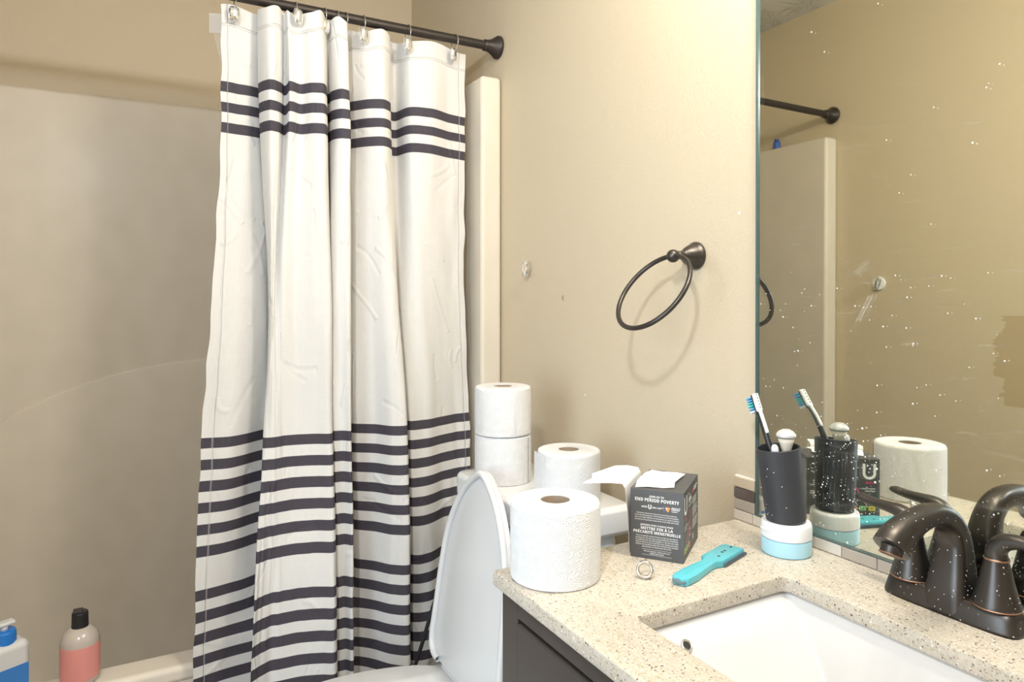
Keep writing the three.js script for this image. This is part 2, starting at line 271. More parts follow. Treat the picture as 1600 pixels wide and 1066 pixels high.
{
  const NU = 520, NV = 260, pos = [], uv = [], idx = [];
  for (let j = 0; j <= NV; j++) {
    const f = j / NV, y = CY1 - (CY1 - CY0) * f, curve = rowAt(y);
    for (let i = 0; i <= NU; i++) {
      const s = i / NU, p = curve.getPoint(s);
      const wob = (0.0022 * n3(s * 26, y * 3.2, 3) + 0.0005 * n3(s * 40, y * 9, 8)) * Math.min(1, f * 6 + 0.3);
      const edge = Math.max(0, 1 - Math.min(s, 1 - s) * 34);
      const yt = y + (1 - Math.min(1, f * 9)) * (0.005 * Math.sin(s * NP * 2.3) - 0.002 - 0.018 * Math.exp(-(((s * 26 - 8.6) / 0.7) ** 2)));
      pos.push(p.x + wob * 0.5 + edge * 0.003 * n2(y * 7, s > 0.5 ? 4 : 9), yt, p.z + wob * (y < 0.45 ? 0.2 : 1));
      uv.push(s, (y - CY0) / (CY1 - CY0));
    }
  }
  for (let j = 0; j < NV; j++) for (let i = 0; i < NU; i++) { const a = j * (NU + 1) + i, b = a + 1, c = a + NU + 1, d = c + 1; idx.push(a, c, b, b, c, d); }
  const g = new THREE.BufferGeometry(); g.setAttribute('position', new THREE.Float32BufferAttribute(pos, 3)); g.setAttribute('uv', new THREE.Float32BufferAttribute(uv, 2)); g.setIndex(idx); g.computeVertexNormals();
  tag(mesh('shower_curtain', g, M.cloth), 'white fabric shower curtain with charcoal horizontal stripes', 'curtain');
}
// clear liner behind the curtain
{
  const g = new THREE.PlaneGeometry(0.66, 1.46, 60, 24), p = g.attributes.position;
  for (let i = 0; i < p.count; i++) { const x = p.getX(i) - 0.457, d = 1.975 - (p.getY(i) + 1.245); p.setXYZ(i, x + (x < -0.6 ? Math.min(0.14, d * 0.25) * (-0.6 - x) / 0.195 : 0), p.getY(i) + 1.245, -1.925 + 0.008 * Math.sin(x * 48) + 0.035 * Math.max(0, p.getY(i) - 0.3)); }
  g.computeVertexNormals();
  const o = thing('curtain_liner', 'clear plastic liner peeking out left of the curtain top', 'curtain liner');
  mesh('sheet', g, phy({ color: lin(0.93, 0.92, 0.9), transmission: 0.85, roughness: 0.25, thickness: 0, side: THREE.DoubleSide }), o);
  const h = new THREE.PlaneGeometry(0.66, 0.05, 60, 1), q = h.attributes.position;
  for (let i = 0; i < q.count; i++) { const x = q.getX(i) - 0.457; q.setXYZ(i, x, q.getY(i) + 1.955, -1.908 + 0.008 * Math.sin(x * 48)); }
  h.computeVertexNormals(); mesh('header_band', h, phy({ color: lin(0.9, 0.89, 0.86), transmission: 0.45, roughness: 0.6, thickness: 0, side: THREE.DoubleSide }), o);
}

// ---------------------------------------------------------------- crystal curtain hooks
function cutGem(w, h, d) {   // cushion-cut stone facing +z, rings turned against each other so that the facets are triangles
  const oct = (sx, sy, z, tw) => { const o = []; for (let i = 0; i < 10; i++) { const t = (i + tw) / 10 * 2 * Math.PI, co = Math.cos(t), si = Math.sin(t); o.push(V(sx * Math.sign(co) * Math.abs(co) ** 0.6, sy * Math.sign(si) * Math.abs(si) ** 0.6, z)); } return o; };
  const g = loft([oct(w * 0.3, h * 0.3, -d * 0.5, 0), oct(w * 0.5, h * 0.5, -d * 0.1, 0.5), oct(w * 0.5, h * 0.5, d * 0.05, 0), oct(w * 0.38, h * 0.4, d * 0.34, 0.5), oct(w * 0.17, h * 0.2, d * 0.5, 0)]).toNonIndexed();
  g.computeVertexNormals(); return g;
}
const gem = cutGem(0.024, 0.037, 0.012), gemRim = (() => { const g = cutGem(0.029, 0.042, 0.007); g.translate(0, 0, -0.0035); return g; })();
const hookWire = (() => { const g = new THREE.TorusGeometry(0.0235, 0.0011, 8, 36); g.rotateY(Math.PI / 2); return g; })();
const hookText = ['leftmost crystal curtain hook at the left edge of the curtain', 'crystal curtain hook right of the wide fold, second from left', 'crystal curtain hook partly behind the narrow bunched fold, third from left', 'crystal curtain hook just right of the narrow looped fold', 'crystal curtain hook at the middle of the right curtain panel', 'rightmost crystal curtain hook nearest the rod flange'];
[[-0.738, -1.822, 0.1], [-0.594, -1.762, 0.5], [-0.52, -1.79, 0.7], [-0.4175, -1.80, 0.3], [-0.2905, -1.81, 0.2], [-0.1488, -1.822, 0.6]].forEach(([x, z, a], i) => {
  const o = thing('curtain_hook', hookText[i], 'curtain hook', [x, 1.954, z + 0.006], 'crystal curtain hooks on the rod');
  mesh('rim', gemRim, M.clear, o).rotation.y = a; mesh('crystal', gem, M.crystal, o).rotation.y = a;
  const w = mesh('wire', hookWire, M.chrome, o); w.position.set(0.002, 0.034, RODZ - z - 0.006 + 0.006);
});
[[-0.4855, 'bare wire curtain ring just left of the narrow looped fold'], [-0.462, 'bare wire curtain ring over the narrow looped fold']].forEach(([x, label]) => {
  const o = thing('curtain_ring', label, 'curtain ring', [x, 1.988, RODZ + 0.004]); mesh('wire', hookWire, M.chrome, o);
});

// ---------------------------------------------------------------- towel ring
{
  const o = thing('towel_ring', 'dark bronze towel ring sticking out from the tan wall', 'towel ring', [0, 1.334, -0.9955]);
  const ros = lathe([[0.0001, 0], [0.0255, 0], [0.0268, 0.002], [0.0268, 0.005], [0.025, 0.008], [0.0235, 0.0095], [0.0225, 0.012], [0.019, 0.02], [0.0145, 0.028], [0.0105, 0.033], [0.0085, 0.036], [0.0078, 0.044], [0.0078, 0.05], [0.0001, 0.05]], 40);
  ros.rotateZ(Math.PI / 2); ros.translate(-0.0005, 0, 0); mesh('post', ros, M.bronze, o);
  const ball = new THREE.SphereGeometry(0.0125, 28, 20); ball.translate(-0.059, -0.002, 0); mesh('knuckle', ball, M.bronze, o);
  const R = 0.083, phi = 36 * Math.PI / 180, t = new THREE.TorusGeometry(R, 0.0046, 14, 90);
  t.rotateY(Math.PI / 2); t.translate(0, -R, 0); t.rotateZ(-phi); t.translate(-0.059, -0.002, 0); mesh('ring', t, M.bronze, o);
}
// crystal tie-backs on both side walls
[[-0.012, 1.334, -1.633, -Math.PI / 2, 'clear crystal tie-back stuck on the tan wall left of towel ring'], [XL + 0.012, 1.318, -1.62, Math.PI / 2, 'crystal tie-back on a white disc, seen in the mirror']].forEach(([x, y, z, a, label], i) => {
  const o = thing('curtain_tieback', label, 'tie-back', [x, y, z]); o.rotation.y = a;
  mesh('crystal', (() => { const g = cutGem(0.026, 0.046, 0.016); if (i) g.rotateZ(0.35); g.translate(0, 0, 0.004); return g; })(), M.crystal, o);
  const d = new THREE.CylinderGeometry(i ? 0.024 : 0.010, i ? 0.024 : 0.010, 0.008, 28); d.rotateX(Math.PI / 2); d.translate(0, 0, -0.008); mesh('pad', d, i ? M.white : M.clear, o);
});

// ---------------------------------------------------------------- vanity: cabinet, worktop, sink
const CT = 0.858, CB = 0.836, VZ0 = -0.888, VZ1 = -0.10;
{
  const o = thing('vanity_cabinet', 'dark espresso wooden vanity cabinet under the speckled worktop', 'cabinet');
  const zl = -0.882, zr = -0.106, xf = -0.483;
  mesh('body', mergeGeometries([box(xf + 0.02, -0.002, 0.1, CB, zl, zl + 0.016), box(xf + 0.02, -0.002, 0.1, CB, zr - 0.016, zr), box(xf + 0.02, -0.002, 0.1, 0.116, zl, zr), box(-0.014, -0.002, 0.1, CB, zl, zr), box(xf + 0.07, xf + 0.085, 0.001, 0.1, zl, zr)]), M.wood, o);
  mesh('face_frame', mergeGeometries([rbox(xf, xf + 0.02, 0.1, CB, zl, zl + 0.046, 0.0015, 2), rbox(xf, xf + 0.02, 0.1, CB, zr - 0.046, zr, 0.0015, 2), rbox(xf, xf + 0.02, 0.806, CB, zl + 0.046, zr - 0.046, 0.0015, 2), rbox(xf, xf + 0.02, 0.1, 0.14, zl + 0.046, zr - 0.046, 0.0015, 2)]), M.wood, o);
  const mid = (zl + zr) / 2;
  for (const [a, b, s] of [[zl + 0.049, mid - 0.002, 1], [mid + 0.002, zr - 0.049, -1]]) {
    const d = mesh('door', rbox(xf - 0.003, xf + 0.015, 0.144, 0.802, a, b, 0.004, 4), M.wood, o);
    const k = lathe([[0.0001, 0.028], [0.008, 0.027], [0.013, 0.022], [0.012, 0.017], [0.006, 0.012], [0.005, 0]], 24); k.rotateZ(Math.PI / 2); k.translate(xf - 0.003, 0.62, s > 0 ? b - 0.035 : a + 0.035); mesh('knob', k, M.bronze, d);
  }
}
{
  const s = new THREE.Shape(); s.moveTo(-0.493, VZ0 + 0.002); s.lineTo(-0.004, VZ0 + 0.002); s.lineTo(-0.004, VZ1 - 0.002); s.lineTo(-0.493, VZ1 - 0.002); s.closePath();
  const hole = (x0, x1, z0, z1, r) => { const h = new THREE.Path(); h.moveTo(x0 + r, z0); h.lineTo(x1 - r, z0); h.absarc(x1 - r, z0 + r, r, -Math.PI / 2, 0); h.lineTo(x1, z1 - r); h.absarc(x1 - r, z1 - r, r, 0, Math.PI / 2); h.lineTo(x0 + r, z1); h.absarc(x0 + r, z1 - r, r, Math.PI / 2, Math.PI); h.lineTo(x0, z0 + r); h.absarc(x0 + r, z0 + r, r, Math.PI, 1.5 * Math.PI); return h; };
  s.holes.push(hole(-0.41, -0.137, -0.675, -0.315, 0.014));
  const g = new THREE.ExtrudeGeometry(s, { depth: CT - CB - 0.004, bevelEnabled: true, bevelThickness: 0.002, bevelSize: 0.002, bevelSegments: 3, curveSegments: 12 });
  g.rotateX(Math.PI / 2); g.translate(0, CT - 0.002, 0);      // shape y -> z
  const o = thing('vanity_worktop', 'speckled beige stone worktop with a sink cutout', 'worktop');
  mesh('slab', metreUV(toCreasedNormals(g, 0.6)), M.stone, o);
}
{
  const o = thing('sink', 'white rectangular undermount sink set in the worktop', 'sink');
  const x0 = -0.418, x1 = -0.129, z0 = -0.683, z1 = -0.307, nx = 90, nz = 110, pos = [], idx = [];
  const sm = t => { t = Math.max(0, Math.min(1, t)); return t * t * (3 - 2 * t); };
  for (let i = 0; i <= nx; i++) for (let j = 0; j <= nz; j++) {
    const x = x0 + (x1 - x0) * i / nx, z = z0 + (z1 - z0) * j / nz;
    const fz = sm(Math.min(z - z0, z1 - z) / 0.15), fb = sm((x1 - x) / 0.05), ff = sm((x - x0) / 0.05), k = 0.012;
    const a = Math.min(fb, ff), h = Math.max(0, Math.min(1, 0.5 + 0.5 * (a - fz) / 0.08)), d = a * (1 - h) + fz * h - 0.08 * h * (1 - h);
    pos.push(x, CB - 0.001 - 0.125 * Math.max(0, d) - 0.006 * sm((Math.min(x - x0, x1 - x, z - z0, z1 - z)) / k), z);
  }
  for (let i = 0; i < nx; i++) for (let j = 0; j < nz; j++) { const a = i * (nz + 1) + j, b = a + 1, c = a + nz + 1, d = c + 1; idx.push(a, b, c, b, d, c); }
  const g = new THREE.BufferGeometry(); g.setAttribute('position', new THREE.Float32BufferAttribute(pos, 3)); g.setIndex(idx); g.computeVertexNormals();
  const m = M.basin.clone(); m.side = THREE.DoubleSide; mesh('basin', g, m, o);
  const ov = new THREE.TorusGeometry(0.0065, 0.0015, 10, 24); const plug = new THREE.CircleGeometry(0.0062, 20); plug.translate(0, 0, 0.0003);
  const ovm = mesh('overflow_ring', ov, M.chrome, o); ovm.position.set(-0.345, 0.818, -0.650); ovm.rotation.x = -0.9;
  mesh('overflow_hole', plug, M.black, ovm);
  const dr = lathe([[0.0001, 0.002], [0.014, 0.003], [0.02, 0.0015], [0.021, 0]], 28); mesh('drain', dr, M.bronze, o).position.set(-0.27, 0.705, -0.495);
}
// tile strip between worktop and mirror, each tile a piece
{
  const o = thing('tile_backsplash', 'low backsplash strip of beige and brown tiles behind the sink', 'backsplash');
  const tones = [lin(0.62, 0.57, 0.50), lin(0.30, 0.25, 0.21), lin(0.40, 0.35, 0.30), lin(0.10, 0.07, 0.06), lin(0.56, 0.46, 0.34)].map((c, i) => phy({ color: c, roughness: i === 4 ? 0.6 : 0.2, clearcoat: i === 4 ? 0 : 0.5 }));
  mesh('grout', box(-0.0055, -0.0005, CT, CT + 0.0185, -0.893, VZ1), M.white, o);
  mesh('grout', box(-0.0055, -0.0005, CT + 0.0185, CT + 0.078, -0.893, -0.845), M.white, o);
  let z = -0.893, i = 0; const cuts = [-0.8505, -0.793, -0.7355, -0.678, -0.6208, -0.5633, -0.506, -0.4485, -0.391, -0.3335, -0.276, -0.2185, -0.161, -0.1035];
  const order = [0, 0, 0, 0, 2, 2, 0, 1, 2, 0, 2, 1, 0, 2];
  for (const c of cuts) { mesh('tile', rbox(-0.0095, -0.001, CT + 0.0008, CT + 0.0178, z + 0.0006, c - 0.0006, 0.0012, 2), tones[order[i++]], o); z = c; }
  [[2, 0], [3, 1], [4, 2]].forEach(([t, k]) => mesh('tile', rbox(-0.0095, -0.001, CT + 0.0196 + k * 0.0196, CT + 0.0376 + k * 0.0196, -0.8924, -0.8456, 0.0012, 2), tones[t], o));
}

// ---------------------------------------------------------------- mirror
{
  const o = thing('wall_mirror', 'large frameless wall mirror spotted with toothpaste', 'mirror', [-0.0035, CT + 0.0195, 0]); o.rotation.z = -0.0026;
  const z0 = -0.843, z1 = -0.05, h = 1.07;
  mesh('silvering', box(-0.0012, 0, 0, h, z0, z1), std({ color: lin(0.80, 0.82, 0.74), metalness: 1, roughness: 0.015 }), o);
  const pane = new THREE.PlaneGeometry(z1 - z0, h); pane.rotateY(-Math.PI / 2); pane.translate(-0.006, h / 2, (z0 + z1) / 2);
  mesh('glass', pane, phy({ color: lin(1, 1, 1), transmission: 1, roughness: 0, thickness: 0, ior: 1.45 }), o);
  mesh('glass_edge', mergeGeometries([box(-0.006, -0.0012, 0, h, z0 - 0.0008, z0), box(-0.006, -0.0012, -0.0006, 0, z0, z1)]), phy({ color: lin(0.07, 0.12, 0.125), roughness: 0.25 }), o);
  const spots = [];
  const spot = (y, z, r) => { const g = new THREE.CircleGeometry(r, 7); g.rotateY(-Math.PI / 2); g.translate(-0.0063, y, z); spots.push(g); };
  for (let i = 0; i < 330; i++) {
    const k = rnd(); let z = rr(-0.835, -0.28), y;
    if (k < 0.62) y = rr(0.0, 0.16) + 0.08 * rnd() * rnd(); else if (k < 0.9) y = rr(0.1, 0.42); else y = rr(0.3, 0.95);
    if (k < 0.62 && rnd() < 0.6) z = rr(-0.80, -0.62);
    spot(y, z, rr(0.0004, 0.0012) * (rnd() < 0.12 ? 1.5 : 1));
  }
  const sp = mesh('toothpaste_spots', mergeGeometries(spots), std({ color: lin(0.9, 0.9, 0.9), roughness: 0.8, side: THREE.DoubleSide }), o); sp.userData.kind = 'stuff';
  const sm = canvasTex(1024, 1024, (c, w, hh) => {
    c.fillStyle = '#000'; c.fillRect(0, 0, w, hh); c.lineCap = 'round';
    const st = (x, y, dx, dy, lw, a) => { c.strokeStyle = `rgba(255,255,255,${a})`; c.lineWidth = lw; c.beginPath(); c.moveTo(x, y); c.quadraticCurveTo(x + dx / 2 + rr(-6, 6), y + dy / 2 + rr(-6, 6), x + dx, y + dy); c.stroke(); };
    for (let i = 0; i < 420; i++) { const x = rr(0, w * 0.75), y = hh - rr(0, hh * 0.95) * rnd(); st(x, y, rr(-40, 60), rr(-5, 5), rr(0.6, 2), rr(0.015, 0.05)); }
    for (let i = 0; i < 60; i++) st(rr(w * 0.3, w * 0.75), hh - rr(hh * 0.08, hh * 0.3), rr(-30, 60), rr(-6, 6), rr(1, 3), rr(0.02, 0.065));
    for (let i = 0; i < 120; i++) { const x = rr(0, w * 0.4), y = hh - rr(0, hh * 0.14); st(x, y, rr(-2, 2), rr(8, 30), rr(0.6, 1.6), rr(0.04, 0.12)); }
    for (let i = 0; i < 9; i++) st(243 + i * 1.2 + rr(-2, 2), hh - 326 + rr(-3, 3), 26, -36, 1, 0.13);      // wiped diagonal streaks
    for (let i = 0; i < 7; i++) st(238 + i * 1.5, hh - 392 + rr(-3, 3), 22, -16, 1, 0.09);
  });
  sm.colorSpace = THREE.NoColorSpace;
  const film = new THREE.PlaneGeometry(z1 - z0, h); film.rotateY(-Math.PI / 2); film.translate(-0.00615, h / 2, (z0 + z1) / 2);
  mesh('smears', film, std({ color: lin(0.9, 0.9, 0.88), roughness: 1, alphaMap: sm, transparent: true, side: THREE.DoubleSide }), o);
}

// ---------------------------------------------------------------- faucet
{
  const o = thing('faucet', 'oil-rubbed bronze two-handle faucet behind the sink', 'faucet', [-0.044, CT, -0.497]);
  const X = V(1, 0, 0), Y = V(0, 1, 0), Z = V(0, 0, 1);
  // base plate, flared
  const plate = [[0, 0.0255, 0.081], [0.004, 0.026, 0.0815], [0.018, 0.0225, 0.078], [0.024, 0.020, 0.0755], [0.026, 0.017, 0.072]].map(([y, a, b]) => ringAt(V(0, y, 0), Z, X, b, a, 72, 4.5));
  mesh('base_plate', loft(plate), M.bronze, o);
  // spout: tapered ribbon swept up and forward
  const P = [[0.0, 0.001, 0.0268, 0.0266], [0.0, 0.028, 0.0248, 0.0246], [0.003, 0.060, 0.021, 0.0205], [0.003, 0.088, 0.0178, 0.0172], [-0.007, 0.110, 0.0158, 0.015], [-0.027, 0.1235, 0.015, 0.0136], [-0.052, 0.127, 0.0152, 0.0135], [-0.080, 0.1235, 0.0162, 0.0148], [-0.104, 0.1155, 0.0175, 0.0178], [-0.119, 0.1065, 0.0188, 0.0205], [-0.1255, 0.0995, 0.0192, 0.0222]];
  const cur = new THREE.CatmullRomCurve3(P.map(p => V(p[0], p[1], 0))), NS = 56, secs = [];
  const at = (t, k) => { const f = t * (P.length - 1), i = Math.min(P.length - 2, Math.floor(f)), q = f - i; return P[i][k] * (1 - q) + P[i + 1][k] * q; };
  for (let i = 0; i <= NS; i++) { const t = i / NS, c = cur.getPoint(t), d = cur.getTangent(t), nrm = V(-d.y, d.x, 0); secs.push(ringAt(c, Z, nrm, at(t, 2), at(t, 3), 44, 4.2 - 1.9 * Math.min(1, t * 1.6))); }
  const sp = mesh('spout', loft(secs), M.bronze, o);
  const aer = lathe([[0.0001, 0], [0.0115, 0], [0.0122, 0.002], [0.0122, 0.009], [0.0135, 0.011]], 28); aer.rotateZ(-0.45); aer.translate(-0.1275, 0.091, 0); mesh('aerator', aer, M.bronze, sp);
  const ar = new THREE.TorusGeometry(0.0124, 0.0008, 8, 32); ar.rotateX(Math.PI / 2); ar.rotateZ(-0.45); ar.translate(-0.127, 0.0925, 0); mesh('worn_rim', ar, M.copper, sp);
  // handles
  for (const s of [-1, 1]) {
    const zc = s * 0.051, cone = lathe([[0.0001, 0.024], [0.0255, 0.0245], [0.0258, 0.027], [0.0245, 0.032], [0.021, 0.044], [0.0175, 0.058], [0.0145, 0.072], [0.0128, 0.08], [0.0128, 0.084], [0.0001, 0.084]], 40);
    cone.translate(0, 0, zc); const h = mesh('handle', cone, M.bronze, o);
    const r1 = new THREE.TorusGeometry(0.0128, 0.0012, 8, 32); r1.rotateX(Math.PI / 2); r1.translate(0, 0.082, zc); mesh('copper_ring', r1, M.copper, h);
    const r2 = new THREE.TorusGeometry(0.0256, 0.0009, 8, 40); r2.rotateX(Math.PI / 2); r2.translate(0, 0.0262, zc); mesh('copper_ring', r2, M.copper, h);
    const L = [[0, 0.082, 0.0118, 0.0118], [0, 0.092, 0.0112, 0.0116], [0.006, 0.1015, 0.0105, 0.0112], [0.018, 0.107, 0.0088, 0.0105], [0.034, 0.1085, 0.0068, 0.0098], [0.055, 0.1095, 0.0056, 0.0092], [0.074, 0.112, 0.0048, 0.0086], [0.079, 0.1128, 0.003, 0.006]];
    const lc = new THREE.CatmullRomCurve3(L.map(p => V(0, p[1], zc + s * p[0]))), ls = [];
    for (let i = 0; i <= 36; i++) { const t = i / 36, f = t * (L.length - 1), k = Math.min(L.length - 2, Math.floor(f)), q = f - k, a = L[k][2] * (1 - q) + L[k + 1][2] * q, b = L[k][3] * (1 - q) + L[k + 1][3] * q, d = lc.getTangent(t); ls.push(ringAt(lc.getPoint(t), X, V(0, -d.z, d.y).multiplyScalar(-1), b, a, 24, 2.2)); }
    mesh('lever', loft(ls), M.bronze, h);
  }
  // dried toothpaste and water specks
  const specksG = []; let cnt = 0;
  o.updateMatrixWorld(true);
  o.traverse(m => { if (!m.isMesh || !['spout', 'handle', 'base_plate', 'lever'].includes(m.name)) return;
    const g = m.geometry.index ? m.geometry.toNonIndexed() : m.geometry.clone(); const sm = new MeshSurfaceSampler(new THREE.Mesh(g)).setRandomGenerator(rnd).build(), p = V(0, 0, 0), n = V(0, 0, 0);
    const k = m.name === 'spout' ? 190 : m.name === 'base_plate' ? 110 : m.name === 'handle' ? 60 : 16;
    for (let i = 0; i < k; i++) { sm.sample(p, n); const q = new THREE.SphereGeometry(rr(0.0003, 0.0009), 5, 4); q.scale(1, 1, 0.4); q.lookAt(n); q.translate(p.x, p.y, p.z); specksG.push(q); cnt++; } });
  mesh('water_specks', mergeGeometries(specksG), std({ color: lin(0.75, 0.75, 0.74), roughness: 0.8 }), o).userData.kind = 'stuff';
}

// ---------------------------------------------------------------- toilet
const TZ = -1.31;
{
  const o = thing('toilet', 'white toilet with its lid raised, between curtain and vanity', 'toilet', [0, 0, TZ]);
  const Xv = V(1, 0, 0), Zv = V(0, 0, 1);
  const egg = (y, x0, x1, w, n = 48) => { const c = [], cx = x1 - 0.42 * (x1 - x0) ; for (let i = 0; i < n; i++) { const t = i / n * 2 * Math.PI, co = Math.cos(t), si = Math.sin(t); c.push(V(cx + co * (co > 0 ? x1 - cx : cx - x0), y, -w * Math.sign(si) * Math.abs(si) ** 0.9)); } return c; };
  mesh('bowl', loft([egg(0.001, -0.62, -0.2, 0.115), egg(0.03, -0.62, -0.2, 0.11), egg(0.12, -0.62, -0.2, 0.10), egg(0.22, -0.70, -0.17, 0.125), egg(0.31, -0.78, -0.14, 0.165), egg(0.37, -0.805, -0.13, 0.178), egg(0.40, -0.808, -0.13, 0.178), egg(0.407, -0.80, -0.135, 0.172), egg(0.405, -0.745, -0.43, 0.112), egg(0.37, -0.74, -0.435, 0.108), egg(0.27, -0.70, -0.47, 0.075), egg(0.235, -0.66, -0.51, 0.04)]), M.ceramic, o);
  mesh('tank', rbox(-0.268, -0.085, 0.385, 0.783, -0.20, 0.19, 0.028, 6), M.ceramic, o);
  // tank lid, rounded top
  const s = new THREE.Shape(), hw = 0.205, x0 = -0.27, x1 = -0.078, r = 0.03;
  s.moveTo(x0 + r, -hw); s.lineTo(x1 - 0.012, -hw); s.quadraticCurveTo(x1, -hw, x1, -hw + 0.012); s.lineTo(x1, hw - 0.012); s.quadraticCurveTo(x1, hw, x1 - 0.012, hw); s.lineTo(x0 + r, hw); s.quadraticCurveTo(x0, hw, x0, hw - r); s.lineTo(x0, -hw + r); s.quadraticCurveTo(x0, -hw, x0 + r, -hw);
  const g = new THREE.ExtrudeGeometry(s, { depth: 0.036, bevelEnabled: true, bevelThickness: 0.011, bevelSize: 0.011, bevelSegments: 5, curveSegments: 16 }); g.rotateX(Math.PI / 2); g.translate(0, 0.827, 0);
  mesh('tank_lid', toCreasedNormals(g, 0.7), M.ceramic, o);
  // seat ring
  const out = new THREE.Shape(), seatHalf = [[-0.345, 0.09], [-0.37, 0.125], [-0.42, 0.152], [-0.50, 0.172], [-0.575, 0.178], [-0.65, 0.170], [-0.72, 0.145], [-0.77, 0.105], [-0.795, 0.055], [-0.80, 0]];
  const full = seatHalf.concat(seatHalf.slice(0, -1).reverse().map(p => [p[0], -p[1]]));
  out.moveTo(...full[0]); out.splineThru(full.slice(1).map(p => new THREE.Vector2(...p))); out.closePath();
  const hole = new THREE.Path(); hole.absellipse(-0.59, 0, 0.155, 0.11, 0, 2 * Math.PI); out.holes.push(hole);
  const sg = new THREE.ExtrudeGeometry(out, { depth: 0.008, bevelEnabled: true, bevelThickness: 0.007, bevelSize: 0.007, bevelSegments: 4, curveSegments: 40 }); sg.rotateX(Math.PI / 2); sg.translate(0, 0.424, 0);
  mesh('seat', toCreasedNormals(sg, 0.7), M.plastic, o);
  // raised lid: half widths measured up the lid
  const prof = [[0.0, 0.12], [0.006, 0.150], [0.025, 0.164], [0.115, 0.160], [0.21, 0.153], [0.30, 0.135], [0.378, 0.09], [0.417, 0.048], [0.44, 0]];
  const pts = prof.map(p => new THREE.Vector2(-p[1], p[0])).concat(prof.slice(0, -1).reverse().map(p => new THREE.Vector2(p[1], p[0])));
  const ls = new THREE.Shape(); ls.moveTo(pts[0].x, pts[0].y); ls.splineThru(pts.slice(1)); ls.closePath();
  const lg = new THREE.ExtrudeGeometry(ls, { depth: 0.006, bevelEnabled: true, bevelThickness: 0.004, bevelSize: 0.004, bevelSegments: 3, curveSegments: 60 });
  const lid = mesh('lid', toCreasedNormals(lg, 0.7), M.plastic, o);
  const rim = tube(pts.map(p => V(p.x * 0.985, p.y * 0.99 + 0.002, 0.013)), 0.0075, 140, 10); mesh('lid_rim', rim, M.plastic, lid);
  lid.rotation.set(0, -Math.PI / 2, 0); lid.position.set(-0.345, 0.443, 0);
  lid.rotation.order = 'ZYX'; lid.rotation.z = -Math.atan(0.052 / 0.44);
  for (const dz of [-0.075, 0.075]) { const h = new THREE.CylinderGeometry(0.012, 0.012, 0.05, 20); h.rotateX(Math.PI / 2); h.translate(-0.335, 0.435, dz); mesh('hinge', h, M.plastic, o); }
  const hb = rbox(-0.352, -0.30, 0.408, 0.436, -0.12, 0.12, 0.008, 4); mesh('hinge_bar', hb, M.plastic, o);
  const fl = rbox(-0.29, -0.275, 0.70, 0.715, -0.16, -0.09, 0.006, 3); mesh('flush_lever', fl, M.chrome, o);
}
// plunger leaning between toilet and curtain
{
  const o = thing('plunger', 'black-handled plunger leaning between toilet and curtain', 'plunger', [-0.435, 0, -1.66]);
  const cup = lathe([[0.052, 0.0], [0.055, 0.004], [0.052, 0.03], [0.042, 0.06], [0.024, 0.08], [0.014, 0.1], [0.0001, 0.1]], 32); mesh('cup', cup, M.black, o);
  mesh('handle', tube([V(0, 0.09, 0), V(0.094, 0.337, 0.04), V(0.138, 0.485, 0.055), V(0.165, 0.56, 0.06)], 0.0048, 30, 12), M.black, o);
}

// ---------------------------------------------------------------- toilet paper rolls
const RR = 0.064, RH = 0.107;
const rollBody = lathe([[0.0205, 0.0006], [0.058, 0], [0.0632, 0.0004], [RR, 0.0022], [RR + 0.0004, RH / 2], [RR, RH - 0.006], [0.0622, RH - 0.0012], [0.057, RH + 0.0004], [0.021, RH], [0.0205, RH - 0.001], [0.0205, 0.0006]], 72);
const rollCore = lathe([[0.0205, 0.001], [0.0205, RH - 0.001], [0.0192, RH - 0.001], [0.0192, 0.001], [0.0205, 0.001]], 40);
function looseSheet(a0, a1, lift) {   // last sheet, its free edge lifting off the roll
  const g = new THREE.BufferGeometry(), pos = [], idx = [], uv = [], n = 14, m = 6;
  for (let i = 0; i <= n; i++) for (let j = 0; j <= m; j++) { const t = i / n, a = a0 + (a1 - a0) * t, r = RR + 0.0007 + lift * t ** 3 + 0.0003 * n2(i * 0.7, j * 0.9), y = 0.004 + (RH - 0.008) * j / m; pos.push(r * Math.cos(a), y, r * Math.sin(a)); uv.push(a * RR, y); }
  for (let i = 0; i < n; i++) for (let j = 0; j < m; j++) { const a = i * (m + 1) + j; idx.push(a, a + 1, a + m + 1, a + 1, a + m + 2, a + m + 1); }
  g.setAttribute('position', new THREE.Float32BufferAttribute(pos, 3)); g.setAttribute('uv', new THREE.Float32BufferAttribute(uv, 2)); g.setIndex(idx); g.computeVertexNormals(); return g;
}
M.sheet = M.tissue.clone(); M.sheet.side = THREE.DoubleSide;
function roll(x, y, z, turn, label, sheet) {
  const o = thing('toilet_paper_roll', label, 'toilet paper', [x, y, z], 'toilet paper rolls'); o.rotation.y = turn;
  mesh('paper', rollBody, M.tissue, o); mesh('core', rollCore, M.card, o);
  if (sheet) mesh('loose_sheet', looseSheet(...sheet), M.sheet, o);
  return o;
}
const LIDY = 0.8381;
roll(-0.213, LIDY, -1.392, 1.0, 'lower toilet paper roll of the stack of two on the tank', [1.2, 2.0, 0.0012]);
roll(-0.214, LIDY + RH + 0.0008, -1.390, 2.3, 'upper toilet paper roll of the stack of two on the tank', [3.2, 3.9, 0.001]);
roll(-0.174, LIDY, -1.178, 0.4, 'single toilet paper roll on the tank beside the stack', [3.4, 4.1, 0.006]);
roll(-0.424, CT + 0.0004, -0.832, 0, 'large toilet paper roll on the corner of the worktop', [4.4, 5.2, 0.001]);

